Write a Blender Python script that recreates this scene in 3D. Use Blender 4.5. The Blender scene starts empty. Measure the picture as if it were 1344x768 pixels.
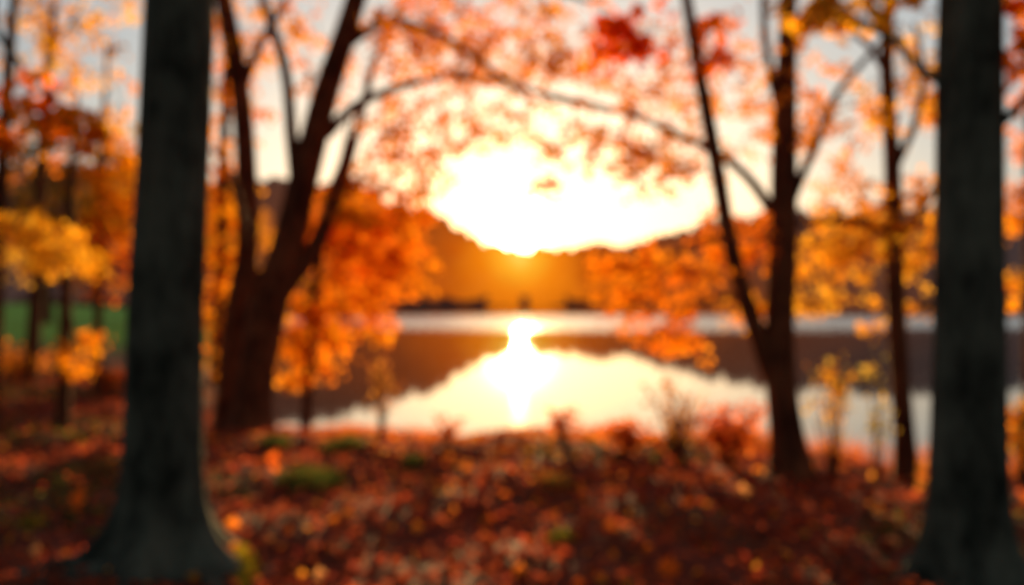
import bpy, math, random
import numpy as np
from mathutils import Vector
random.seed(7); rng = np.random.default_rng(11)
C = bpy.context.scene.collection
F = 1307.0; CAMZ = 1.6; HZ = 384.0
WATER = -0.6

# ---------------------------------------------------------------- ground shape
def sstep(t):
    t = np.clip(t, 0, 1); return t*t*(3-2*t)
def near_shore(x):
    b = np.interp(x, [-400,-60,-20,-8,-4.6,-2,2,3,3.8,4.6,6,30,400], [160,135,75,29,16.0,15.4,15.2,14.4,13.0,12.3,11.9,12,12])
    return b + 0.25*np.sin(x*1.7) + 0.15*np.sin(x*4.1+1)
def far_shore(x):
    return 150 + 6*np.sin(x*0.05) + 3*np.sin(x*0.13+2)
def ground_z(x, y):
    x = np.asarray(x, float); y = np.asarray(y, float)
    t = near_shore(x) - y
    z = WATER + 0.6*sstep(t/5.0) - 1.0*sstep(-t/4.0)
    t2 = y - far_shore(x)
    z = z + 1.0*sstep((t2+5)/5.0) + 1.6*sstep(t2/12.0)
    near = np.exp(-np.maximum(y, 0)/30.0)
    z = z + near*(0.035*np.sin(x*1.3+y*0.7) + 0.03*np.sin(x*2.9-y*2.1+1) + 0.018*np.sin(x*6.1+y*5.3))*sstep((t+1)/2)
    z = z + 0.25*sstep((-x-5)/14)*sstep(t/10)
    return z
def P(px, py, d):
    return np.array([(px-672)/F*d, d, CAMZ-(py-HZ)/F*d])
def on_ground(px, py):
    for d in np.arange(4.5, 70, 0.05):
        x = (px-672)/F*d
        z = float(ground_z(x, d))
        if HZ + (CAMZ-z)/d*F <= py: return np.array([x, d, z])
    return np.array([x, d, z])

# ---------------------------------------------------------------- object helpers
def tag(o, label=None, cat=None, group=None, kind=None):
    if label: o['label'] = label
    if cat: o['category'] = cat
    if group: o['group'] = group
    if kind: o['kind'] = kind
    return o
def empty(name, loc, label, cat, group=None):
    o = bpy.data.objects.new(name, None); C.objects.link(o); o.location = Vector(loc)
    o.empty_display_size = 0.2
    return tag(o, label, cat, group)
def mesh_obj(name, V, Fc, mat, parent=None, base=(0,0,0), col=None, smooth=False):
    me = bpy.data.meshes.new(name)
    V = np.asarray(V, dtype=np.float32) - np.asarray(base, dtype=np.float32)
    Fc = np.asarray(Fc, dtype=np.int32)
    k = Fc.shape[1]; n = len(Fc)
    me.vertices.add(len(V)); me.vertices.foreach_set('co', V.ravel())
    me.loops.add(n*k); me.loops.foreach_set('vertex_index', Fc.ravel())
    me.polygons.add(n); me.polygons.foreach_set('loop_start', np.arange(0, n*k, k, dtype=np.int32))
    me.polygons.foreach_set('loop_total', np.full(n, k, dtype=np.int32))
    me.polygons.foreach_set('use_smooth', np.full(n, smooth, dtype=bool))
    me.update(calc_edges=True); me.validate()
    if col is not None:
        a = me.color_attributes.new('Col', 'FLOAT_COLOR', 'POINT')
        cc = np.ones((len(V), 4), dtype=np.float32); cc[:, :3] = col
        a.data.foreach_set('color', cc.ravel())
    me.materials.append(mat)
    o = bpy.data.objects.new(name, me); C.objects.link(o)
    if parent is not None: o.parent = parent
    else: o.location = Vector(base)
    return o

def catmull(pts, sub):
    pts = np.asarray(pts, float)
    p = np.vstack([2*pts[0]-pts[1], pts, 2*pts[-1]-pts[-2]])
    out = []
    for i in range(1, len(p)-2):
        for s in range(sub):
            t = s/sub
            a, b, c, d = p[i-1], p[i], p[i+1], p[i+2]
            out.append(0.5*((2*b)+(-a+c)*t+(2*a-5*b+4*c-d)*t*t+(-a+3*b-3*c+d)*t**3))
    out.append(pts[-1]); return np.array(out)
def tube(pts, rad, segs=10, sub=5, rough=0.06, flare=None, phase=0.0, fh=.28):
    """tapered bark tube along a smooth path; returns verts, quads, path"""
    pr = catmull(np.column_stack([pts, rad]), sub)
    path, r = pr[:, :3], np.maximum(pr[:, 3], 0.002)
    if flare is not None:
        # extra rings low down so the root flare is smooth
        h = path[:, 2]; hh = h[0] + (h[-1]-h[0])*np.concatenate([np.linspace(0, .12, 18)[:-1], np.linspace(.12, 1, 40)])
        path = np.column_stack([np.interp(hh, h, path[:, 0]), np.interp(hh, h, path[:, 1]), hh]); r = np.interp(hh, h, r)
    n = len(path); T = np.gradient(path, axis=0); T /= np.linalg.norm(T, axis=1)[:, None]+1e-9
    ref = np.array([0, 1.0, 0.0]) if abs(T[0][1]) < .9 else np.array([1.0, 0, 0])
    V = []
    ang = np.linspace(0, 2*np.pi, segs, endpoint=False)
    for i in range(n):
        u = np.cross(ref, T[i]); u /= np.linalg.norm(u)+1e-9; v = np.cross(T[i], u)
        rr = r[i]*(1 + rough*np.sin(3*ang+phase+path[i][2]*1.1) + rough*0.7*np.sin(5*ang-path[i][2]*1.9+phase*2))
        if flare is not None:
            f = flare*np.exp(-(path[i][2]-path[0][2])/fh)
            rr = rr*(1 + f*(0.68+0.32*np.cos(5*ang+phase)))
        V.append(path[i] + rr[:, None]*(np.cos(ang)[:, None]*u + np.sin(ang)[:, None]*v))
    V = np.vstack(V)
    Q = []
    for i in range(n-1):
        for j in range(segs):
            k = (j+1) % segs
            Q.append((i*segs+j, i*segs+k, (i+1)*segs+k, (i+1)*segs+j))
    return V, np.array(Q), path
class MB:
    def __init__(s): s.V = []; s.Q = []; s.n = 0
    def add(s, V, Q):
        s.V.append(V); s.Q.append(np.asarray(Q)+s.n); s.n += len(V)
    def build(s, name, mat, parent=None, base=(0,0,0), smooth=True):
        return mesh_obj(name, np.vstack(s.V), np.vstack(s.Q), mat, parent, base, smooth=smooth)

# leaf shapes
def fan(outline, curl=0.15):
    o = np.array(outline, float); c = np.array([[0.0, 0.45]])
    xy = np.vstack([c, o]); z = curl*(np.abs(xy[:, 0])**1.2) - 0.12*(xy[:, 1]-0.4)**2
    V = np.column_stack([xy, z]); k = len(o)
    return V, np.array([(0, 1+i, 1+(i+1) % k) for i in range(k)])
LEAF_S = (np.array([[0,0,0],[-.36,.5,.12],[0,1,-.05],[.36,.5,.12]], float), np.array([(0,2,1),(0,3,2)]))
half = [(0,0),(.16,.08),(.42,.02),(.34,.22),(.62,.42),(.36,.50),(.40,.72),(.16,.66),(0,1.0)]
LEAF_M = fan(half + [(-x, y) for x, y in half[-2:0:-1]])
def rot_mats(n, tilt=None):
    if tilt is None:
        q = rng.normal(size=(n, 4)); q /= np.linalg.norm(q, axis=1)[:, None]
    else:
        a = rng.uniform(0, 2*np.pi, n); ax = rng.uniform(0, 2*np.pi, n); t = np.abs(rng.normal(0, tilt, n))
        qz = np.column_stack([np.cos(a/2), 0*a, 0*a, np.sin(a/2)])
        qt = np.column_stack([np.cos(t/2), np.sin(t/2)*np.cos(ax), np.sin(t/2)*np.sin(ax), 0*a])
        w1, x1, y1, z1 = qt.T; w2, x2, y2, z2 = qz.T
        q = np.column_stack([w1*w2-x1*x2-y1*y2-z1*z2, w1*x2+x1*w2+y1*z2-z1*y2, w1*y2-x1*z2+y1*w2+z1*x2, w1*z2+x1*y2-y1*x2+z1*w2])
    w, x, y, z = q.T
    return np.stack([np.stack([1-2*(y*y+z*z), 2*(x*y-z*w), 2*(x*z+y*w)], -1),
                     np.stack([2*(x*y+z*w), 1-2*(x*x+z*z), 2*(y*z-x*w)], -1),
                     np.stack([2*(x*z-y*w), 2*(y*z+x*w), 1-2*(x*x+y*y)], -1)], 1)
def leaves(pos, size, shape, cols, tilt=None):
    TV, TF = shape; n = len(pos); k = len(TV)
    R = rot_mats(n, tilt)
    TVc = TV - np.array([0, .5, 0])
    V = np.einsum('nij,kj->nki', R, TVc)*np.asarray(size)[:, None, None] + pos[:, None, :]
    Fc = TF[None]+ (np.arange(n)*k)[:, None, None]
    return V.reshape(-1, 3), Fc.reshape(-1, 3), np.repeat(cols, k, axis=0)
def palette(n, pal):
    pal = np.array(pal, float); i = rng.integers(0, len(pal), n); j = rng.integers(0, len(pal), n)
    t = rng.uniform(0, .5, n)[:, None]
    c = pal[i]*(1-t)+pal[j]*t
    return np.clip(c*rng.uniform(.6, 1.2, n)[:, None], 0, .98)
ORANGE = [(.96,.27,.006),(.95,.21,.005),(.96,.34,.008)]
RED = [(.94,.14,.008),(.92,.10,.008),(.94,.20,.008)]
YELLOW = [(.95,.54,.04),(.95,.44,.02),(.92,.54,.06)]
AMBER = [(.96,.39,.010),(.95,.33,.008),(.96,.45,.015)]
CANOPY = [(.96,.36,.006),(.95,.28,.005),(.75,.20,.006),(.96,.42,.010)]
BROWN = [(.60,.22,.04),(.50,.15,.03),(.65,.3,.05)]
OLIVE = [(.55,.42,.07),(.65,.4,.06),(.45,.36,.08)]

# ---------------------------------------------------------------- materials
def newmat(name):
    m = bpy.data.materials.new(name); m.use_nodes = True
    nt = m.node_tree; nt.nodes.clear()
    out = nt.nodes.new('ShaderNodeOutputMaterial'); return m, nt, out
def N(nt, t, **kw):
    n = nt.nodes.new(t)
    for k, v in kw.items(): setattr(n, k, v)
    return n
def ramp(nt, stops):
    r = N(nt, 'ShaderNodeValToRGB'); e = r.color_ramp.elements
    while len(e) < len(stops): e.new(0.5)
    for x, (p, c) in zip(e, stops): x.position = p; x.color = (*c, 1)
    return r
def bark_mat(name, c0, c1, bump=0.5, scale=9):
    m, nt, out = newmat(name); L = nt.links.new
    tc = N(nt, 'ShaderNodeTexCoord'); mp = N(nt, 'ShaderNodeMapping'); mp.inputs['Scale'].default_value = (1, 1, .35)
    L(tc.outputs['Object'], mp.inputs['Vector'])
    n1 = N(nt, 'ShaderNodeTexNoise'); n1.inputs['Scale'].default_value = scale; n1.inputs['Detail'].default_value = 8
    n1.inputs['Roughness'].default_value = .65; L(mp.outputs[0], n1.inputs['Vector'])
    n2 = N(nt, 'ShaderNodeTexNoise'); n2.inputs['Scale'].default_value = 2.6; n2.inputs['Detail'].default_value = 3; L(tc.outputs['Object'], n2.inputs['Vector'])
    av = N(nt, 'ShaderNodeMath', operation='ADD'); L(n1.outputs['Fac'], av.inputs[0]); L(n2.outputs['Fac'], av.inputs[1])
    hf = N(nt, 'ShaderNodeMath', operation='MULTIPLY'); hf.inputs[1].default_value = .5; L(av.outputs[0], hf.inputs[0])
    r = ramp(nt, [(.40, c0), (.60, c1)]); L(hf.outputs[0], r.inputs[0])
    b = N(nt, 'ShaderNodeBump'); b.inputs['Strength'].default_value = bump; b.inputs['Distance'].default_value = .03
    L(n1.outputs['Fac'], b.inputs['Height'])
    p = N(nt, 'ShaderNodeBsdfPrincipled'); p.inputs['Roughness'].default_value = .95; p.inputs['Specular IOR Level'].default_value = .04
    L(r.outputs[0], p.inputs['Base Color']); L(b.outputs[0], p.inputs['Normal']); L(p.outputs[0], out.inputs[0])
    return m
BARK_GREY = bark_mat('bark_grey', (.022,.025,.020), (.105,.112,.085), .6)
BARK_BROWN = bark_mat('bark_brown', (.055,.020,.012), (.19,.065,.03), .5)  # bark colour warmed and lightened to include the sun's veiling glare
BARK_FAR = bark_mat('bark_far', (.06,.026,.015), (.17,.065,.03), .4)
def leaf_mat(name, trans=.6):
    m, nt, out = newmat(name); L = nt.links.new
    a = N(nt, 'ShaderNodeAttribute', attribute_name='Col')
    d = N(nt, 'ShaderNodeBsdfDiffuse'); t = N(nt, 'ShaderNodeBsdfTranslucent'); mx = N(nt, 'ShaderNodeMixShader')
    mx.inputs[0].default_value = trans
    L(a.outputs['Color'], d.inputs[0]); L(a.outputs['Color'], t.inputs[0])
    L(d.outputs[0], mx.inputs[1]); L(t.outputs[0], mx.inputs[2]); L(mx.outputs[0], out.inputs[0])
    return m
LEAF = leaf_mat('autumn_leaf', .78)
LITTER = leaf_mat('fallen_leaf', .55)
GRASS = leaf_mat('grass_blade', .5)

def ground_mat():
    m, nt, out = newmat('forest_floor'); L = nt.links.new
    g = N(nt, 'ShaderNodeNewGeometry')
    n1 = N(nt, 'ShaderNodeTexNoise'); n1.inputs['Scale'].default_value = 14; n1.inputs['Detail'].default_value = 8; L(g.outputs['Position'], n1.inputs['Vector'])
    n2 = N(nt, 'ShaderNodeTexNoise'); n2.inputs['Scale'].default_value = .8; n2.inputs['Detail'].default_value = 3; L(g.outputs['Position'], n2.inputs['Vector'])
    r1 = ramp(nt, [(.3, (.05,.014,.012)), (.55, (.17,.036,.020)), (.75, (.28,.07,.03))]); L(n1.outputs['Fac'], r1.inputs[0])
    r2 = ramp(nt, [(.45, (0,0,0)), (.62, (1,1,1))]); L(n2.outputs['Fac'], r2.inputs[0])
    mx = N(nt, 'ShaderNodeMixRGB'); mx.inputs[2].default_value = (.045,.05,.02,1)
    ml = N(nt, 'ShaderNodeMath', operation='MULTIPLY'); ml.inputs[1].default_value = .45
    L(r2.outputs[0], ml.inputs[0]); L(ml.outputs[0], mx.inputs[0]); L(r1.outputs[0], mx.inputs[1])
    # green meadow left of the lake
    sp = N(nt, 'ShaderNodeSeparateXYZ'); L(g.outputs['Position'], sp.inputs[0])
    mr = N(nt, 'ShaderNodeMapRange'); mr.inputs[1].default_value = 24; mr.inputs[2].default_value = 32; L(sp.outputs[1], mr.inputs[0])
    mr2 = N(nt, 'ShaderNodeMapRange'); mr2.inputs[1].default_value = 130; mr2.inputs[2].default_value = 110; L(sp.outputs[1], mr2.inputs[0])
    mk = N(nt, 'ShaderNodeMath', operation='MULTIPLY'); L(mr.outputs[0], mk.inputs[0]); L(mr2.outputs[0], mk.inputs[1])
    mx2 = N(nt, 'ShaderNodeMixRGB'); mx2.inputs[2].default_value = (.24,.40,.05,1)
    L(mk.outputs[0], mx2.inputs[0]); L(mx.outputs[0], mx2.inputs[1])
    b = N(nt, 'ShaderNodeBump'); b.inputs['Strength'].default_value = .8; b.inputs['Distance'].default_value = .05; L(n1.outputs['Fac'], b.inputs['Height'])
    p = N(nt, 'ShaderNodeBsdfPrincipled'); p.inputs['Roughness'].default_value = .95; p.inputs['Specular IOR Level'].default_value = .1
    L(mx2.outputs[0], p.inputs['Base Color']); L(b.outputs[0], p.inputs['Normal']); L(p.outputs[0], out.inputs[0])
    return m
def water_mat():
    m, nt, out = newmat('lake_water'); L = nt.links.new
    g = N(nt, 'ShaderNodeNewGeometry')
    sp = N(nt, 'ShaderNodeSeparateXYZ'); L(g.outputs['Position'], sp.inputs[0])
    mp = N(nt, 'ShaderNodeMapping'); mp.inputs['Scale'].default_value = (.03, .12, 1); L(g.outputs['Position'], mp.inputs['Vector'])
    nz = N(nt, 'ShaderNodeTexNoise'); nz.inputs['Scale'].default_value = 1; nz.inputs['Detail'].default_value = 4; L(mp.outputs[0], nz.inputs['Vector'])
    off = N(nt, 'ShaderNodeMath', operation='MULTIPLY_ADD'); off.inputs[1].default_value = 24; L(nz.outputs['Fac'], off.inputs[0]); L(sp.outputs[1], off.inputs[2])
    mr = N(nt, 'ShaderNodeMapRange'); mr.interpolation_type = 'SMOOTHSTEP'
    mr.inputs[1].default_value = 64; mr.inputs[2].default_value = 78; L(off.outputs[0], mr.inputs[0])
    mrb = N(nt, 'ShaderNodeMapRange'); mrb.interpolation_type = 'SMOOTHSTEP'
    mrb.inputs[1].default_value = 95; mrb.inputs[2].default_value = 120; mrb.inputs[3].default_value = 1; mrb.inputs[4].default_value = 0; L(off.outputs[0], mrb.inputs[0])
    mm = N(nt, 'ShaderNodeMath', operation='MULTIPLY'); L(mr.outputs[0], mm.inputs[0]); L(mrb.outputs[0], mm.inputs[1])
    rr = N(nt, 'ShaderNodeMapRange'); rr.inputs[3].default_value = .03; rr.inputs[4].default_value = .23; L(mm.outputs[0], rr.inputs[0])
    w = N(nt, 'ShaderNodeTexNoise'); w.inputs['Scale'].default_value = .8; w.inputs['Detail'].default_value = 4
    mp2 = N(nt, 'ShaderNodeMapping'); mp2.inputs['Scale'].default_value = (.30, 1, 1); L(g.outputs['Position'], mp2.inputs['Vector']); L(mp2.outputs[0], w.inputs['Vector'])
    b = N(nt, 'ShaderNodeBump'); b.inputs['Strength'].default_value = .045; b.inputs['Distance'].default_value = .06; L(w.outputs['Fac'], b.inputs['Height'])
    gl = N(nt, 'ShaderNodeBsdfGlossy'); gl.inputs[0].default_value = (.96,.95,.93,1)
    L(rr.outputs[0], gl.inputs['Roughness']); L(b.outputs[0], gl.inputs['Normal'])
    d = N(nt, 'ShaderNodeBsdfDiffuse'); d.inputs[0].default_value = (.03,.03,.03,1)
    fr = N(nt, 'ShaderNodeFresnel'); fr.inputs[0].default_value = 2.6
    mx = N(nt, 'ShaderNodeMixShader'); L(fr.outputs[0], mx.inputs[0]); L(d.outputs[0], mx.inputs[1]); L(gl.outputs[0], mx.inputs[2]); L(mx.outputs[0], out.inputs[0])
    return m
def hill_mat():
    m, nt, out = newmat('woodland_painted_haze'); L = nt.links.new
    g = N(nt, 'ShaderNodeNewGeometry')
    n1 = N(nt, 'ShaderNodeTexNoise'); n1.inputs['Scale'].default_value = .12; n1.inputs['Detail'].default_value = 6; L(g.outputs['Position'], n1.inputs['Vector'])
    r = ramp(nt, [(.3, (.03,.02,.012)), (.55, (.10,.04,.02)), (.75, (.18,.07,.02))]); L(n1.outputs['Fac'], r.inputs[0])
    d = N(nt, 'ShaderNodeBsdfDiffuse'); L(r.outputs[0], d.inputs[0])
    # sun glare and haze painted on as emission, strongest in the valley under the sun
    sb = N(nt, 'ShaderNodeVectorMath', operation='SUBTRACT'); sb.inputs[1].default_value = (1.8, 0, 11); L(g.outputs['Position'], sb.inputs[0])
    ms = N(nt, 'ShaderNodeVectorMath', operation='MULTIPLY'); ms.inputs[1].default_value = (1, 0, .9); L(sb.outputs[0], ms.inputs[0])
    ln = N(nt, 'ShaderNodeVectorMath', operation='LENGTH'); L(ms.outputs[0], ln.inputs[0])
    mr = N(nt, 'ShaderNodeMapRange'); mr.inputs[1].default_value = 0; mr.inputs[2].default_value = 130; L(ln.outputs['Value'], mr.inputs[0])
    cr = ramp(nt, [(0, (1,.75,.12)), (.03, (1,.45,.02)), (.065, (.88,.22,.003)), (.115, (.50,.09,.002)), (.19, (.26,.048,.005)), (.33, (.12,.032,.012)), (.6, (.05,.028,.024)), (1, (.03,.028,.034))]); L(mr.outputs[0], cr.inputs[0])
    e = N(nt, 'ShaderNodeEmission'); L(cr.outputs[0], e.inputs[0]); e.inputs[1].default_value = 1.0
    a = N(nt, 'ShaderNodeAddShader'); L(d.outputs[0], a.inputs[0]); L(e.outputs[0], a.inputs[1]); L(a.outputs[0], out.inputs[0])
    return m

# ---------------------------------------------------------------- the setting
def grid(name, xs, ys, zf, mat, kind='structure', smooth=True):
    X, Y = np.meshgrid(xs, ys); Z = zf(X, Y)
    V = np.column_stack([X.ravel(), Y.ravel(), Z.ravel()]); nx, ny = len(xs), len(ys)
    i = (np.arange(ny-1)[:, None]*nx+np.arange(nx-1)[None]).ravel()
    o = mesh_obj(name, V, np.column_stack([i, i+1, i+nx+1, i+nx]), mat, smooth=smooth)
    o['kind'] = kind; return o
xs = np.concatenate([[-2500,-1200,-600,-400], np.arange(-300,-40,10), np.arange(-40,-12,1.2), np.arange(-12,12,.16), np.arange(12,40,1.2), np.arange(40,301,10), [400,600,1200,2500]])
ys = np.concatenate([[-600,-200,-60,-20], np.arange(-10,4,1), np.arange(4,22,.14), np.arange(22,60,1.0), np.arange(60,200,4), [220,260,320,420,600,1000,2500]])
grid('ground', xs, ys, ground_z, ground_mat())
grid('water', np.array([-500,-100,0,100,500.]), np.array([8,40,90,140,175.]), lambda X, Y: X*0+WATER, water_mat())
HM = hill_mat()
HPX = [-1400,-400,0,200,400,520,580,630,680,740,800,870,940,1050,1200,1344,1700,2600]
HPY = [240,225,235,240,250,276,298,322,344,338,332,318,304,288,282,302,300,290]
def hill_z(X, Y):
    px = 672 + X/260*F
    top = (HZ-np.interp(px, HPX, HPY))/F*260
    k = sstep((Y-158)/102.0)
    k2 = 1 - .35*sstep((Y-270)/150)
    n = 1.0*np.sin(X*.11+Y*.05)+.8*np.sin(X*.23-Y*.11+2)+.6*np.sin(X*.51+Y*.37)
    return -1 + (top+1.0)*k*k2 + n*k*.6
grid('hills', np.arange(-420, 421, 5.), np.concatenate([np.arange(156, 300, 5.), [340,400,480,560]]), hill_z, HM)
def ico(sub=1):
    import bmesh
    bm = bmesh.new(); bmesh.ops.create_icosphere(bm, subdivisions=sub, radius=1)
    V = np.array([v.co[:] for v in bm.verts]); Fc = np.array([[v.index for v in f.verts] for f in bm.faces]); bm.free(); return V, Fc
IV, IF = ico(2)
nb = 2400
bx = rng.uniform(-300, 300, nb); by = rng.uniform(153, 275, nb); bz = hill_z(bx, np.maximum(by, 156.))
sc = rng.uniform(1.3, 3.0, nb)
jit = 1+rng.normal(0, .16, (nb, len(IV), 1))
V = (IV[None]*jit*np.stack([sc, sc, sc*1.3], -1)[:, None, :] + np.stack([bx, by, bz+.4*sc], -1)[:, None, :])
Fb = IF[None]+(np.arange(nb)*len(IV))[:, None, None]
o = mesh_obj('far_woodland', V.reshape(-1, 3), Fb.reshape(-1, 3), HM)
tag(o, 'autumn woodland with painted sun haze covering the hills beyond the lake', 'woodland', kind='stuff')

# leaf litter
n = 66000
lx = rng.uniform(-13, 10, n); ly = rng.uniform(4.2, 20, n)
keep = (near_shore(lx)-ly > .15) & (np.abs(lx) < ly*.62+.6); lx, ly = lx[keep], ly[keep]
pos = np.column_stack([lx, ly, ground_z(lx, ly)+rng.uniform(.005, .045, len(lx))])
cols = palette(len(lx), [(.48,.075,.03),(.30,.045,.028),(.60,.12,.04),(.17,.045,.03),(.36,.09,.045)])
glow_mask = np.exp(-((lx-.1)/1.6)**2-((ly-12.3)/3.4)**2)  # extra bright leaf colours mid-floor imitate the sun's warm glow on the ground
hot = rng.random(len(lx)) < .06 + .55*glow_mask
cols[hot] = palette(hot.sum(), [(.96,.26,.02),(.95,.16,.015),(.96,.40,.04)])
patch = (np.sin(lx*1.1+ly*.6+.5)+np.sin(ly*1.3-lx*.7+2) + .25*sstep(-lx/4) > 1.05) & (rng.random(len(lx)) < .6)
cols[patch] = palette(patch.sum(), [(.14,.14,.03),(.10,.07,.03)])
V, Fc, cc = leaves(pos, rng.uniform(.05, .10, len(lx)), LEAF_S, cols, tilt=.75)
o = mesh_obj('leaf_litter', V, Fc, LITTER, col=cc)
tag(o, 'red and brown fallen leaves covering the forest floor', 'fallen leaves', kind='stuff')

def blades(cx, cy, h, w, lean=.35):
    n = len(cx); cz = ground_z(cx, cy)-.01
    a = rng.uniform(0, 2*np.pi, n); la = rng.uniform(0, 2*np.pi, n); l = h*np.abs(rng.normal(0, lean, n))
    dx, dy = np.cos(a)*w, np.sin(a)*w
    b1 = np.column_stack([cx-dx, cy-dy, cz]); b2 = np.column_stack([cx+dx, cy+dy, cz])
    m1 = np.column_stack([cx-dx*.6+np.cos(la)*l*.3, cy-dy*.6+np.sin(la)*l*.3, cz+h*.6]); m2 = m1+np.column_stack([dx*1.2, dy*1.2, 0*dx])
    t = np.column_stack([cx+np.cos(la)*l, cy+np.sin(la)*l, cz+h])
    V = np.stack([b1, b2, m1, m2, t], 1).reshape(-1, 3)
    Fc = (np.array([(0,1,3),(0,3,2),(2,3,4)])[None]+(np.arange(n)*5)[:, None, None]).reshape(-1, 3)
    return V, Fc
n = 15000
gx = rng.uniform(-4, 9, n); off = np.abs(rng.normal(0, .9, n)); gy = near_shore(gx)-.05-off
dens = .45+.5*np.sin(gx*2.3)+.4*np.sin(gx*5.1+1)+.25*sstep((gx-.6)/1.5)
k = rng.random(n) < dens; gx, gy = gx[k], gy[k]
hh = rng.uniform(.06, .22, len(gx))*(1+1.1*sstep((gx-.6)/2.5))
V, Fc = blades(gx, gy, hh, .008)
o = mesh_obj('shore_grass', V, Fc, GRASS, col=np.repeat(palette(len(gx), [(.9,.20,.02),(.7,.16,.03),(.9,.30,.03)]), 5, axis=0))
tag(o, 'dry reddish grass fringing the near edge of the lake', 'grass', kind='stuff')

# ---------------------------------------------------------------- trees
def cluster_leaves(blobs, shape_default=LEAF_S):
    """blobs: (px,py,rx,ry,d,rd,nclusters,size,palette[,shape]) -> cluster centres and leaf geometry"""
    cent = []; Vs = []; Fs = []; Cs = []; off = 0
    for b in blobs:
        px, py, rx, ry, d, rd, nc, size, pal = b[:9]; shape = b[9] if len(b) > 9 else shape_default
        u = rng.normal(size=(nc, 3)); u /= np.linalg.norm(u, axis=1)[:, None]; u *= (rng.random(nc)**.45)[:, None]
        s = d/F
        c = np.column_stack([(px-672)*s+u[:, 0]*rx*s, d+u[:, 1]*rd, CAMZ-(py-HZ)*s+u[:, 2]*ry*s])
        c[:, 2] = np.maximum(c[:, 2], ground_z(c[:, 0], c[:, 1])+.1)
        m = 14
        dirs = rng.normal(size=(nc, 3))*np.array([1, 1, .25]); dirs /= np.linalg.norm(dirs, axis=1)[:, None]
        t = rng.uniform(-.5, .5, (nc, m))
        L = size*4.4
        p = c[:, None, :] + dirs[:, None, :]*t[..., None]*L + rng.normal(0, size*.5, (nc, m, 3))
        p[..., 2] -= np.abs(t)*L*.4
        p = p.reshape(-1, 3)
        tint = np.repeat(palette(nc, pal), m, axis=0); cols = tint*.7 + palette(len(p), pal)*.3
        V, Fc, cc = leaves(p, rng.uniform(.7, 1.3, len(p))*size, shape, cols)
        Vs.append(V); Fs.append(Fc+off); off += len(V); Cs.append(cc); cent.append(c)
    return np.vstack(cent), np.vstack(Vs), np.vstack(Fs), np.vstack(Cs)

def make_tree(name, label, cat, group, d, trunk, branches=(), blobs=(), bark=None, flare=.9, roots=(), segs=14, twigs=True, fh=.28):
    bark = bark or BARK_BROWN
    bx_ = (trunk[0][0]-672)/F*d; bz_ = float(ground_z(bx_, d))
    base = np.array([bx_, d, bz_])
    root = empty(name, base, label, cat, group)
    ph = random.uniform(0, 6)
    pts = [base-np.array([0, 0, .12])] ; rad = [trunk[0][2]/2/F*d]
    for (px, py, w) in trunk[1:]:
        pts.append(P(px, py, d)); rad.append(w/2/F*d)
    V, Q, path = tube(pts, rad, segs=segs, sub=8, rough=.035, flare=flare, phase=ph, fh=fh)
    mesh_obj('trunk', V, Q, bark, root, base, smooth=True)
    nodes = [path[len(path)//3:]]
    for br in branches:
        drift = random.uniform(-.09, .09)*d; n_ = len(br)
        pts = [P(b[0], b[1], d + (b[3] if len(b) > 3 else drift*(i/(n_-1))**1.3)) for i, b in enumerate(br)]
        V, Q, path = tube(pts, [b[2]/2/F*d for b in br], segs=9, sub=6, rough=.06, phase=random.uniform(0, 6))
        mesh_obj('branch', V, Q, bark, root, base, smooth=True); nodes.append(path)
    for (dx, dy, r0, ln) in roots:
        pts = []; rr = []
        for t in np.linspace(0, 1, 6):
            x = base[0]+dx*(.08+ln*t)+.04*math.sin(t*5+dx*7); y = base[1]+dy*(.08+ln*t)+.04*math.cos(t*6+dy*5)
            z = float(ground_z(x, y)) + .10*(1-t)**2 - .65*r0*(1-.5*t)
            pts.append((x, y, z)); rr.append(r0*(1.15-.75*t))
        V, Q, _ = tube(pts, rr, segs=10, sub=4, rough=.07, phase=dx*9); mesh_obj('root', V, Q, bark, root, base, smooth=True)
    if blobs:
        cent, V, Fc, cc = cluster_leaves(blobs)
        mesh_obj('crown', V, Fc, LEAF, root, base, col=cc)
        if twigs:
            known = np.vstack(nodes); mb = MB()
            dist = np.min(np.linalg.norm(cent[:, None]-known[None], axis=2), axis=1)
            for i in np.argsort(dist):
                c = cent[i]; dd = np.linalg.norm(known-c, axis=1); j = int(np.argmin(dd)); s = known[j]
                L = dd[j]
                if L < .05: continue
                m1 = s+(c-s)*.4+np.array([0, 0, .12*L])+rng.normal(0, .06*L, 3)
                m2 = s+(c-s)*.75+np.array([0, 0, .08*L])+rng.normal(0, .04*L, 3)
                r0 = min(.004+.006*L, .018)
                V, Q, pth = tube([s, m1, m2, c], [r0, r0*.75, r0*.55, .003], segs=4, sub=2, rough=0)
                mb.add(V, Q); known = np.vstack([known, pth[2:]])
            if mb.n: mb.build('twigs', bark, root, base)
    return root

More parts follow.
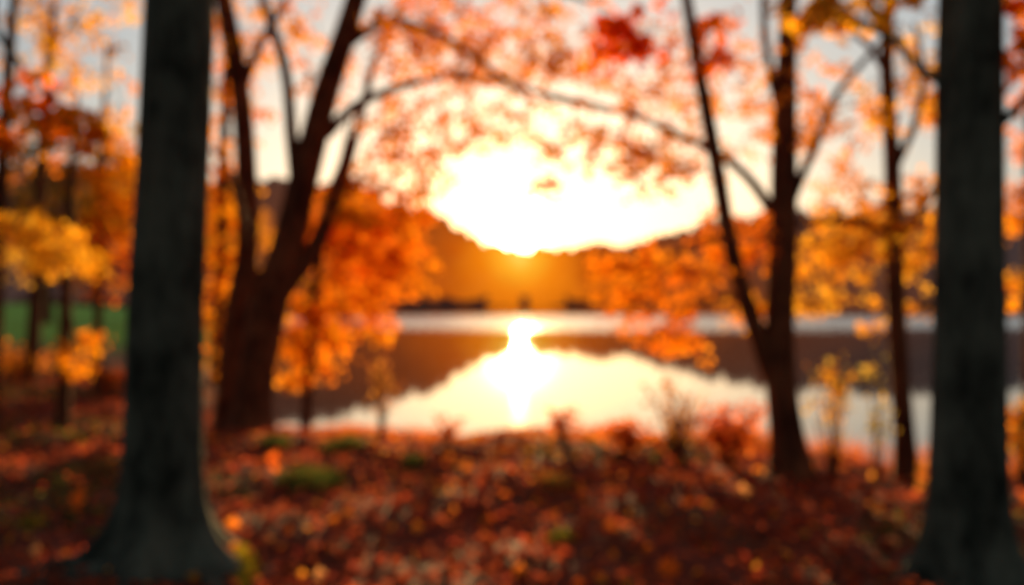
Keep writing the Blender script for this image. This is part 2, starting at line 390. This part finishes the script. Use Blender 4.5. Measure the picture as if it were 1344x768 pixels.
FG = None
make_tree('tree', 'thick grey-barked tree in the left foreground with roots spreading at its foot', 'tree', FG, 5.75,
  [(213,742,104),(216,600,98),(219,400,95),(228,200,91),(236,0,88),(240,-260,80),(236,-700,60),(250,-1100,30)],
  [[(236,-120,44,0),(180,-190,34,-.1),(90,-170,22,-.3),(20,-90,14,-.5),(-10,20,9,-.6),(30,90,5,-.7)],
   [(240,-300,46,0),(330,-460,34,.3),(430,-560,24,.5),(520,-600,12,.8)],
   [(238,-480,40,0),(120,-620,30,-.3),(0,-720,16,-.6)]],
  [(46,150,66,44,5.1,.4,13,.07,ORANGE+RED,LEAF_M),
   (250,-850,520,330,6.5,2.2,130,.14,ORANGE+RED)],
  bark=BARK_GREY, flare=3.2, fh=.17, segs=40,
  roots=[(-1,-.25,.10,1.0),(-.75,-.8,.08,.7),(.7,-.7,.08,.7),(1,-.1,.085,.65),(.4,.9,.07,.7),(-.6,.7,.07,.8),(.15,-1,.07,.5)])
make_tree('tree', 'thick grey-barked tree in the right foreground at the edge of the view', 'tree', FG, 5.5,
  [(1268,765,98),(1270,600,93),(1272,400,87),(1275,200,84),(1276,0,80),(1280,-260,72),(1270,-700,52),(1290,-1050,26)],
  [[(1240,110,12,0),(1205,88,10,.1),(1170,50,9,.2),(1120,28,8,.3),(1070,24,6,.4),(1045,45,4,.5)],
   [(1310,165,14,0),(1345,130,11,-.1),(1400,70,9,-.2),(1440,-40,7,-.2)],
   [(1280,-300,42,0),(1180,-440,30,.4),(1060,-520,18,.8)],
   [(1275,-480,38,0),(1400,-620,26,-.3),(1500,-700,14,-.5)]],
  [(1130,5,80,36,5.9,.4,17,.075,YELLOW+AMBER,LEAF_M),(1275,-800,500,320,6.2,2.2,120,.14,ORANGE+YELLOW),(1390,40,50,90,5.4,.4,24,.08,ORANGE,LEAF_M)],
  bark=BARK_GREY, flare=1.8, fh=.17, segs=40,
  roots=[(-1,-.2,.07,.4),(-.7,-.8,.08,.5),(.7,-.7,.08,.6),(1,.1,.08,.7),(.2,.9,.07,.6),(-.6,.7,.07,.4)])
make_tree('tree', 'dark forked tree standing left of the lake with long limbs arching over the water', 'tree', None, 12.7,
  [(328,552,50),(335,500,47),(344,450,48),(353,400,50),(378,320,43),(398,235,39),(425,130,35),(455,40,30),(485,-60,24),(520,-180,16),(540,-300,8)],
  [[(362,395,30),(410,330,24),(440,260,20),(462,190,16),(478,130,12),(500,60,9),(540,-20,6)],
   [(428,178,16),(470,138,13),(540,110,10),(610,102,8),(680,114,6),(740,134,5),(800,150,3)],
   [(450,62,16),(500,32,12),(560,38,9),(620,74,7),(670,112,5),(700,140,3)],
   [(392,262,20),(383,180,17),(374,90,15),(345,0,12),(320,-80,8)],
   [(350,408,28),(328,350,20),(316,280,12),(300,220,6)],
   [(480,-50,16),(560,-70,13),(650,-50,10),(740,-10,7),(800,10,4)]],
  [(560,60,110,65,13,1.3,74,.095,CANOPY),(670,90,110,60,13,1.3,62,.095,CANOPY),(620,10,120,50,13,1.3,40,.095,CANOPY+ORANGE),
   (520,175,75,65,13,.9,50,.095,CANOPY),(630,170,85,34,13,.8,26,.09,CANOPY),(480,-140,260,100,13,2.5,70,.15,ORANGE),(420,60,70,90,13.4,1.2,28,.095,CANOPY),(760,60,90,70,13,1.1,28,.095,CANOPY),(470,250,45,55,13,.6,28,.09,CANOPY),(560,235,40,28,13,.6,12,.09,CANOPY)],
  flare=1.2, fh=.22, segs=20)
make_tree('tree', 'slender dark tree just behind the forked tree on its left side', 'tree', None, 13.8,
  [(296,545,32),(302,480,30),(312,400,30),(325,320,29),(322,210,28),(314,110,26),(296,10,24),(280,-80,18),(270,-200,10)],
  [[(316,120,14),(340,60,11),(370,10,8),(400,-50,5)],[(296,10,14),(270,-40,10),(230,-90,6)]],
  [(300,40,60,50,14.2,1.2,18,.10,CANOPY),(290,-130,150,80,14,2,50,.14,ORANGE)], flare=.9, fh=.22)
make_tree('tree', 'dark forked tree right of the lake whose left stem leans toward the water', 'tree', None, 8.5,
  [(1040,644,50),(1034,580,42),(1025,500,40),(1023,420,38),(1027,320,36),(1029,200,33),(1033,80,26),(1036,-20,22),(1045,-160,16),(1050,-320,8)],
  [[(1018,500,30),(996,440,25),(972,370,23),(955,300,21),(941,220,20),(922,120,17),(903,10,14),(890,-80,10),(880,-180,6)],
   [(1022,292,16),(988,240,13),(945,203,11),(880,172,9),(820,148,7),(750,130,5),(700,118,3)],
   [(1040,262,13),(1068,195,11),(1098,125,9),(1145,68,7),(1180,30,4)],
   [(1024,150,13),(1008,80,11),(1002,0,9),(1010,-80,6)],
   [(1030,40,12),(1055,22,10),(1110,20,7),(1150,35,4)],
   [(956,310,9),(910,320,6),(860,350,4),(820,380,3)],
   [(975,385,8),(930,395,6),(885,415,4),(850,450,3)]],
  [(870,350,100,34,8.9,1.0,46,.062,ORANGE),(860,400,80,40,8.9,.8,26,.062,ORANGE),(890,445,55,28,8.8,.5,15,.062,ORANGE),(880,215,100,45,8.8,.9,42,.062,CANOPY),
   (800,180,100,60,9,.9,44,.065,CANOPY),(870,95,90,70,9,.9,38,.065,CANOPY),(965,120,90,80,8.8,.9,46,.062,CANOPY+AMBER),(815,36,42,40,8.0,.2,13,.095,RED,LEAF_M),(935,50,36,42,8.2,.3,8,.085,RED+ORANGE,LEAF_M),
   (1080,160,80,90,8.8,.9,48,.062,AMBER+CANOPY),(1000,-140,240,100,8.8,1.8,70,.11,ORANGE+AMBER),(715,243,18,14,8.6,.15,5,.07,ORANGE),(970,310,60,60,8.9,.6,40,.062,ORANGE),(990,400,40,40,8.9,.5,13,.062,AMBER)],
  flare=.9, fh=.22, segs=20)
make_tree('tree', 'slender dark tree with yellow leaves between the right forked tree and the right foreground trunk', 'tree', None, 8.6,
  [(1190,648,29),(1186,570,26),(1179,460,25),(1174,350,24),(1171,210,21),(1164,90,18),(1166,0,15),(1160,-120,11),(1150,-240,6)],
  [[(1178,316,15),(1205,280,12),(1228,245,10),(1262,200,7),(1300,180,4)],
   [(1174,316,13),(1135,292,11),(1085,290,9),(1030,298,7),(990,316,4)],
   [(1173,225,11),(1200,165,9),(1212,100,7),(1200,30,4)],
   [(1166,100,10),(1140,60,8),(1110,40,4)]],
  [(1110,325,85,50,8.9,.8,74,.062,YELLOW+AMBER),(1150,270,90,50,8.9,.8,46,.062,AMBER),(1190,110,60,80,8.8,.8,54,.062,YELLOW+AMBER),(1215,330,30,60,8.9,.6,26,.062,YELLOW+AMBER),
   (1080,395,40,36,8.9,.5,14,.062,YELLOW+AMBER),(1150,-130,130,100,8.8,1.2,50,.10,YELLOW+AMBER),(1160,410,40,30,9.2,.5,8,.062,YELLOW+AMBER)],
  flare=.8, fh=.22)

def back(label, d, px, w, top, blobs, lean=0, bark=BARK_FAR):
    tr = [(px, 0, w), (px+lean*.2, HZ+20, w*.86), (px+lean*.5, (HZ+top)/2, w*.7), (px+lean*.8, top+60, w*.45), (px+lean, top, w*.2)]
    brs = []
    for b in blobs[:4]:
        y0 = min(HZ-10, max(top+70, b[1]+60)); f = (HZ-y0)/(HZ-top)
        x0 = px+lean*f
        brs.append([(x0, y0, w*.35, 0), ((x0+b[0])/2, (y0+b[1])/2+5, w*.22, (b[4]-d)*.5), (b[0], b[1], w*.08, b[4]-d)])
    make_tree('tree', label, 'tree', None, d, tr, brs, blobs, bark=bark, flare=.4, segs=10)
back('orange tree at the water edge right of the forked tree, with low hanging leaves', 14.8, 400, 14, 150,
  [(480,330,90,60,15.3,.8,105,.11,ORANGE),(440,410,80,55,15.1,.8,90,.11,ORANGE+AMBER),(395,455,45,50,14.8,.6,42,.11,ORANGE+AMBER),(510,280,65,42,15.6,.8,48,.11,ORANGE),(430,280,60,50,15.6,.7,44,.11,ORANGE),(530,350,42,45,15.4,.6,24,.11,ORANGE)], lean=60)
back('tall amber-leaved tree seen between the left foreground trunk and the forked tree', 22, 285, 20, -60,
  [(290,150,60,90,22,1.2,50,.14,AMBER+ORANGE),(285,300,55,90,22,1.2,90,.14,AMBER+ORANGE),(300,430,55,70,22,1.2,70,.14,AMBER+ORANGE),(330,40,70,60,22,1.2,20,.14,AMBER)], lean=20)
back('orange-leaved tree immediately left of the left foreground trunk', 15, 126, 13, 60,
  [(150,240,45,70,15,.8,56,.11,ORANGE+AMBER),(140,335,40,50,15,.8,55,.11,ORANGE),(120,170,50,50,15,.8,20,.11,AMBER+ORANGE)], lean=15)
back('small tree with golden yellow leaves near the left edge', 11.5, 82, 18, 120,
  [(45,300,65,26,11,.8,40,.075,YELLOW+AMBER),(90,340,60,28,11,.8,34,.075,YELLOW+AMBER),(30,345,45,18,11.3,.5,10,.075,YELLOW),(105,465,24,36,11.5,.4,16,.075,AMBER+ORANGE),(110,120,60,60,11.5,.9,16,.08,YELLOW+AMBER)], lean=20)
back('dark bare-stemmed tree at the far left with leaves only near its top', 17, 38, 20, -40,
  [(70,50,80,60,17,1.2,26,.125,AMBER+YELLOW),(10,190,60,50,17,1.2,18,.125,BROWN+ORANGE),(110,0,80,50,17,1.2,22,.125,YELLOW+AMBER)], lean=40)
back('dark leaning tree cut off by the left edge', 12, -14, 24, -60,
  [(-110,100,60,90,12,1.2,40,.105,ORANGE+RED),(-20,260,40,40,12.5,.8,10,.10,BROWN+AMBER),(-90,300,70,80,12,1,34,.105,ORANGE)], lean=40)
back('rust-brown tree far back in the wood on the left', 44, 60, 18, 130,
  [(60,230,90,60,44,2.5,110,.26,BROWN+OLIVE),(40,290,70,40,44,2.5,60,.26,BROWN),(130,270,60,60,44,2.5,70,.26,AMBER+ORANGE)])
back('dark olive tree far back behind the left foreground trunk', 42, 190, 20, 120,
  [(190,230,80,80,42,2.5,110,.26,OLIVE+AMBER),(230,310,60,40,42,2.5,60,.26,AMBER),(300,300,60,60,42,2.5,50,.26,AMBER+BROWN)])
back('orange tree at the right edge behind the right foreground trunk', 12, 1352, 20, 40,
  [(1345,260,40,45,12,.8,30,.095,ORANGE+AMBER),(1370,380,50,40,12,.8,20,.095,AMBER),(1400,150,70,90,12,1,40,.10,ORANGE)])

# ---------------------------------------------------------------- shrubs and saplings
def shrub(name, label, px, py, hpx, wpx, nst, nleaf, pal, size=.06, cat='shrub', bark=BARK_BROWN):
    b = on_ground(px, py); s = b[1]/F; H = hpx*s; W = wpx*s
    root = empty(name, b, label, cat)
    mb = MB(); tips = []
    for i in range(nst):
        a = random.uniform(0, 6.28); o = random.uniform(.1, 1)*W*.5; h = H*random.uniform(.5, 1)
        dx, dy = math.cos(a)*o, math.sin(a)*o
        pts = [b+np.array([dx*.1, dy*.1, -.03]), b+np.array([dx*.35, dy*.35, h*.4]), b+np.array([dx*.75, dy*.75, h*.8]), b+np.array([dx*1.1, dy*1.1, h])]
        V, Q, path = tube(pts, [.012, .009, .006, .003], segs=5, sub=4, rough=.05); mb.add(V, Q); tips.append(path[5:])
        for k in range(3):
            q = path[random.randint(5, len(path)-2)]; e = q+np.array([random.uniform(-.2,.2)*W, random.uniform(-.2,.2)*W, random.uniform(.05,.22)*H])
            V, Q, p2 = tube([q, (q+e)/2+np.array([0,0,.02]), e], [.005, .004, .002], segs=4, sub=3, rough=0); mb.add(V, Q); tips.append(p2)
    mb.build('stems', bark, root, b)
    tp = np.vstack(tips); p = tp[rng.integers(0, len(tp), nleaf)]+rng.normal(0, size*.7, (nleaf, 3))
    V, Fc, cc = leaves(p, rng.uniform(.7, 1.3, nleaf)*size, LEAF_S, palette(nleaf, pal)); mesh_obj('foliage', V, Fc, LEAF, root, b, col=cc)
RUST = [(.9,.24,.03),(.8,.16,.03)]
shrub('sapling', 'thin bare sapling on the bank just left of the sunlit water', 500, 582, 100, 50, 7, 100, BROWN, cat='sapling')
shrub('shrub', 'small brown twiggy shrub on the bank below the sun reflection', 742, 588, 48, 50, 9, 130, RUST)
shrub('shrub', 'tall dry shrub with arching twigs on the bank right of the sun reflection', 888, 606, 100, 90, 13, 200, BROWN)
shrub('shrub', 'rust-coloured bushy shrub on the bank left of the right forked tree', 955, 614, 75, 115, 20, 600, RUST)
shrub('shrub', 'low orange-lit shrub on the bank between the two twiggy shrubs', 825, 600, 44, 100, 15, 380, RUST)
shrub('shrub', 'tiny twiggy shrub on the bank below the left part of the sunlit water', 585, 586, 36, 60, 8, 90, RUST)
shrub('shrub', 'yellow-brown shrub in front of the water between the two right-hand dark trees', 1095, 632, 185, 80, 9, 220, OLIVE+AMBER, .055)
shrub('sapling', 'slender sapling with few leaves left of the slender yellow-leaved tree', 1150, 642, 165, 50, 4, 80, OLIVE, cat='sapling')
shrub('shrub', 'leafy shrub at the right edge beyond the right foreground trunk', 1345, 640, 120, 80, 12, 420, OLIVE+ORANGE)
shrub('shrub', 'dark low shrub in front of the foot of the right foreground trunk, left side', 1222, 655, 50, 50, 8, 90, BROWN)
shrub('shrub', 'orange undergrowth bush at the far left below the golden tree', 20, 505, 50, 110, 14, 380, ORANGE+BROWN, .08)
shrub('shrub', 'low red bush between the far left stems and the left foreground trunk', 140, 520, 40, 70, 12, 240, RED+BROWN, .07)

def clump(label, px, py, wpx, hpx, n, pal, name='grass_clump', cat='grass clump', stretch=(1, 1.6), turn=0):
    b = on_ground(px, py); s = b[1]/F; r = wpx*s/2
    a = rng.uniform(0, 6.28, n); q = rng.random(n)**.6*r
    ux, uy = np.cos(a)*q*stretch[0], np.sin(a)*q*stretch[1]
    cx, cy = b[0]+ux*math.cos(turn)-uy*math.sin(turn), b[1]+ux*math.sin(turn)+uy*math.cos(turn)
    V, Fc = blades(cx, cy, (hpx*s)*rng.uniform(.5, 1, n)*(1-.5*(q/r)**2), .006, .5)
    o = mesh_obj(name, V, Fc, GRASS, base=b, col=np.repeat(palette(n, pal), 5, axis=0)); tag(o, label, cat, None)
GR = [(.12,.15,.03),(.16,.18,.03),(.09,.11,.03)]; GY = [(.75,.55,.03),(.55,.46,.04)]
clump('broad dark green grass clump in front of the orange tree', 410, 636, 95, 26, 700, GR)
clump('dark green grass clump near the bank, right of the forked tree', 452, 590, 60, 24, 500, GR)
clump('small grass clump near the bank, left of the centre', 542, 610, 40, 16, 260, GR)
clump('small green clump at the foot of the forked tree', 362, 586, 45, 20, 320, GR)
clump('low grass clump directly below the sun reflection', 732, 636, 60, 18, 300, GR+BROWN)
clump('yellow-green grass clump in the leaves at the bottom centre', 738, 712, 40, 22, 240, GR+GY)
clump('thin sunlit yellow-green grass along the right root of the left foreground trunk', 318, 745, 84, 20, 1100, GY, stretch=(.5, 2.4), turn=.3)
clump('small olive grass clump at the left edge of the floor', 40, 690, 40, 18, 200, GR+GY)
clump('mossy grass clump left of the left foreground trunk', 110, 620, 90, 14, 320, GR)

def fallen(label, px, py, size, col):
    b = on_ground(px, py); TV, TF = LEAF_M
    a = random.uniform(-.7, .7); t = random.uniform(1.0, 1.35)
    V = (TV)*size
    ct, st, ca, sa = math.cos(t), math.sin(t), math.cos(a), math.sin(a)
    V = np.column_stack([V[:, 0], V[:, 1]*ct-V[:, 2]*st, V[:, 1]*st+V[:, 2]*ct])
    V = np.column_stack([V[:, 0]*ca-V[:, 1]*sa, V[:, 0]*sa+V[:, 1]*ca, V[:, 2]])+b
    o = mesh_obj('fallen_leaf', V, TF, LITTER, base=b, col=np.repeat(np.array([col]), len(V), axis=0))
    tag(o, label, 'leaf', 'bright fallen leaves standing up from the forest floor')
OC, RC, PC = (.96,.28,.03), (.96,.18,.02), (.93,.42,.15)
for lb, px, py, sz, c in [
 ('large orange-red leaf lying left of the left foreground trunk', 100, 670, .19, RC),
 ('bright orange leaf at the bottom right of the floor, nearest the camera', 876, 760, .14, RC),
 ('orange leaf left of the broad dark green grass clump', 357, 610, .15, RC),
 ('pale orange leaf near the bottom left corner', 42, 735, .10, PC),
 ('orange leaf just right of the left foreground trunk above its grass', 305, 697, .10, OC),
 ('small orange leaf at the bottom edge in the centre', 681, 762, .10, OC),
 ('pale leaf at the bottom edge right of the trunk grass', 420, 764, .08, PC),
 ('orange leaf between the trunk grass and the bottom centre', 548, 700, .08, OC),
 ('pale orange leaf in front of the foot of the right forked tree', 976, 652, .11, PC),
 ('orange leaf below the broad dark green grass clump', 440, 690, .08, OC),
 ('red leaf low in the centre, left of the bottom yellow-green clump', 640, 690, .09, RC),
 ('orange leaf right of the bottom yellow-green clump', 800, 700, .08, OC),
 ('pale orange leaf near the foot of the right foreground trunk', 1172, 720, .09, PC),
 ('red leaf half way between the centre and the right forked tree', 900, 668, .09, RC)]:
    fallen(lb, px, py, sz, c)

# ---------------------------------------------------------------- light, sky, camera
SEL = math.radians(3.6); SAZ = math.radians(.40)
S = Vector((math.sin(SAZ)*math.cos(SEL), math.cos(SAZ)*math.cos(SEL), math.sin(SEL)))
sun = bpy.data.lights.new('sun', 'SUN'); sun.energy = 10; sun.angle = math.radians(.6); sun.color = (1, .66, .28)
so = bpy.data.objects.new('sun', sun); C.objects.link(so); so.rotation_euler = S.to_track_quat('Z', 'Y').to_euler(); so.location = (0, 0, 30)

w = bpy.data.worlds.new('World'); bpy.context.scene.world = w; w.use_nodes = True
nt = w.node_tree; nt.nodes.clear(); L = nt.links.new
out = N(nt, 'ShaderNodeOutputWorld')
sky = N(nt, 'ShaderNodeTexSky'); sky.sky_type = 'NISHITA'; sky.sun_disc = False
sky.sun_elevation = SEL; sky.sun_rotation = SAZ; sky.dust_density = 1.0; sky.air_density = 1.0
bg = N(nt, 'ShaderNodeBackground'); bg.inputs[1].default_value = .05; L(sky.outputs[0], bg.inputs[0])
tc = N(nt, 'ShaderNodeTexCoord'); nm = N(nt, 'ShaderNodeVectorMath', operation='NORMALIZE'); L(tc.outputs['Generated'], nm.inputs[0])
dt = N(nt, 'ShaderNodeVectorMath', operation='DOT_PRODUCT'); dt.inputs[1].default_value = S; L(nm.outputs[0], dt.inputs[0])
ac = N(nt, 'ShaderNodeMath', operation='ARCCOSINE'); L(dt.outputs['Value'], ac.inputs[0])
# flattened distance from the sun: the glow hugs the horizon
df = N(nt, 'ShaderNodeVectorMath', operation='SUBTRACT'); df.inputs[1].default_value = S; L(nm.outputs[0], df.inputs[0])
sc_ = N(nt, 'ShaderNodeVectorMath', operation='MULTIPLY'); sc_.inputs[1].default_value = (.55, 1, 1.0); L(df.outputs[0], sc_.inputs[0])
fl = N(nt, 'ShaderNodeVectorMath', operation='LENGTH'); L(sc_.outputs[0], fl.inputs[0])
prev = bg.outputs[0]
def halo(src, width, strength, col, power=1):
    global prev
    a = N(nt, 'ShaderNodeMath', operation='DIVIDE'); a.inputs[1].default_value = width; L(src, a.inputs[0])
    p = N(nt, 'ShaderNodeMath', operation='POWER'); p.inputs[1].default_value = power; L(a.outputs[0], p.inputs[0])
    ng = N(nt, 'ShaderNodeMath', operation='MULTIPLY'); ng.inputs[1].default_value = -1; L(p.outputs[0], ng.inputs[0])
    e = N(nt, 'ShaderNodeMath', operation='EXPONENT'); L(ng.outputs[0], e.inputs[0])
    m = N(nt, 'ShaderNodeMath', operation='MULTIPLY'); m.inputs[1].default_value = strength; L(e.outputs[0], m.inputs[0])
    b = N(nt, 'ShaderNodeBackground'); b.inputs[0].default_value = (*col, 1); L(m.outputs[0], b.inputs[1])
    ad = N(nt, 'ShaderNodeAddShader'); L(prev, ad.inputs[0]); L(b.outputs[0], ad.inputs[1]); prev = ad.outputs[0]
halo(ac.outputs[0], .022, 22, (1, .8, .4), 2)
halo(ac.outputs[0], .055, 2.2, (1, .60, .14), 1.5)
halo(fl.outputs['Value'], .15, .95, (1, .72, .40), 2)
halo(ac.outputs[0], 1.6, .54, (.74, .84, .94), 1)
L(prev, out.inputs[0])

cam = bpy.data.cameras.new('camera'); co = bpy.data.objects.new('camera', cam); C.objects.link(co)
co.location = (0, 0, CAMZ); co.rotation_euler = (math.radians(90), 0, 0)
cam.lens = 35; cam.sensor_width = 36; cam.clip_end = 6000
cam.dof.use_dof = True; cam.dof.focus_distance = .7; cam.dof.aperture_fstop = 3.3
bpy.context.scene.camera = co
vs = bpy.context.scene.view_settings; vs.view_transform = 'Standard'; vs.look = 'None'; vs.exposure = 0
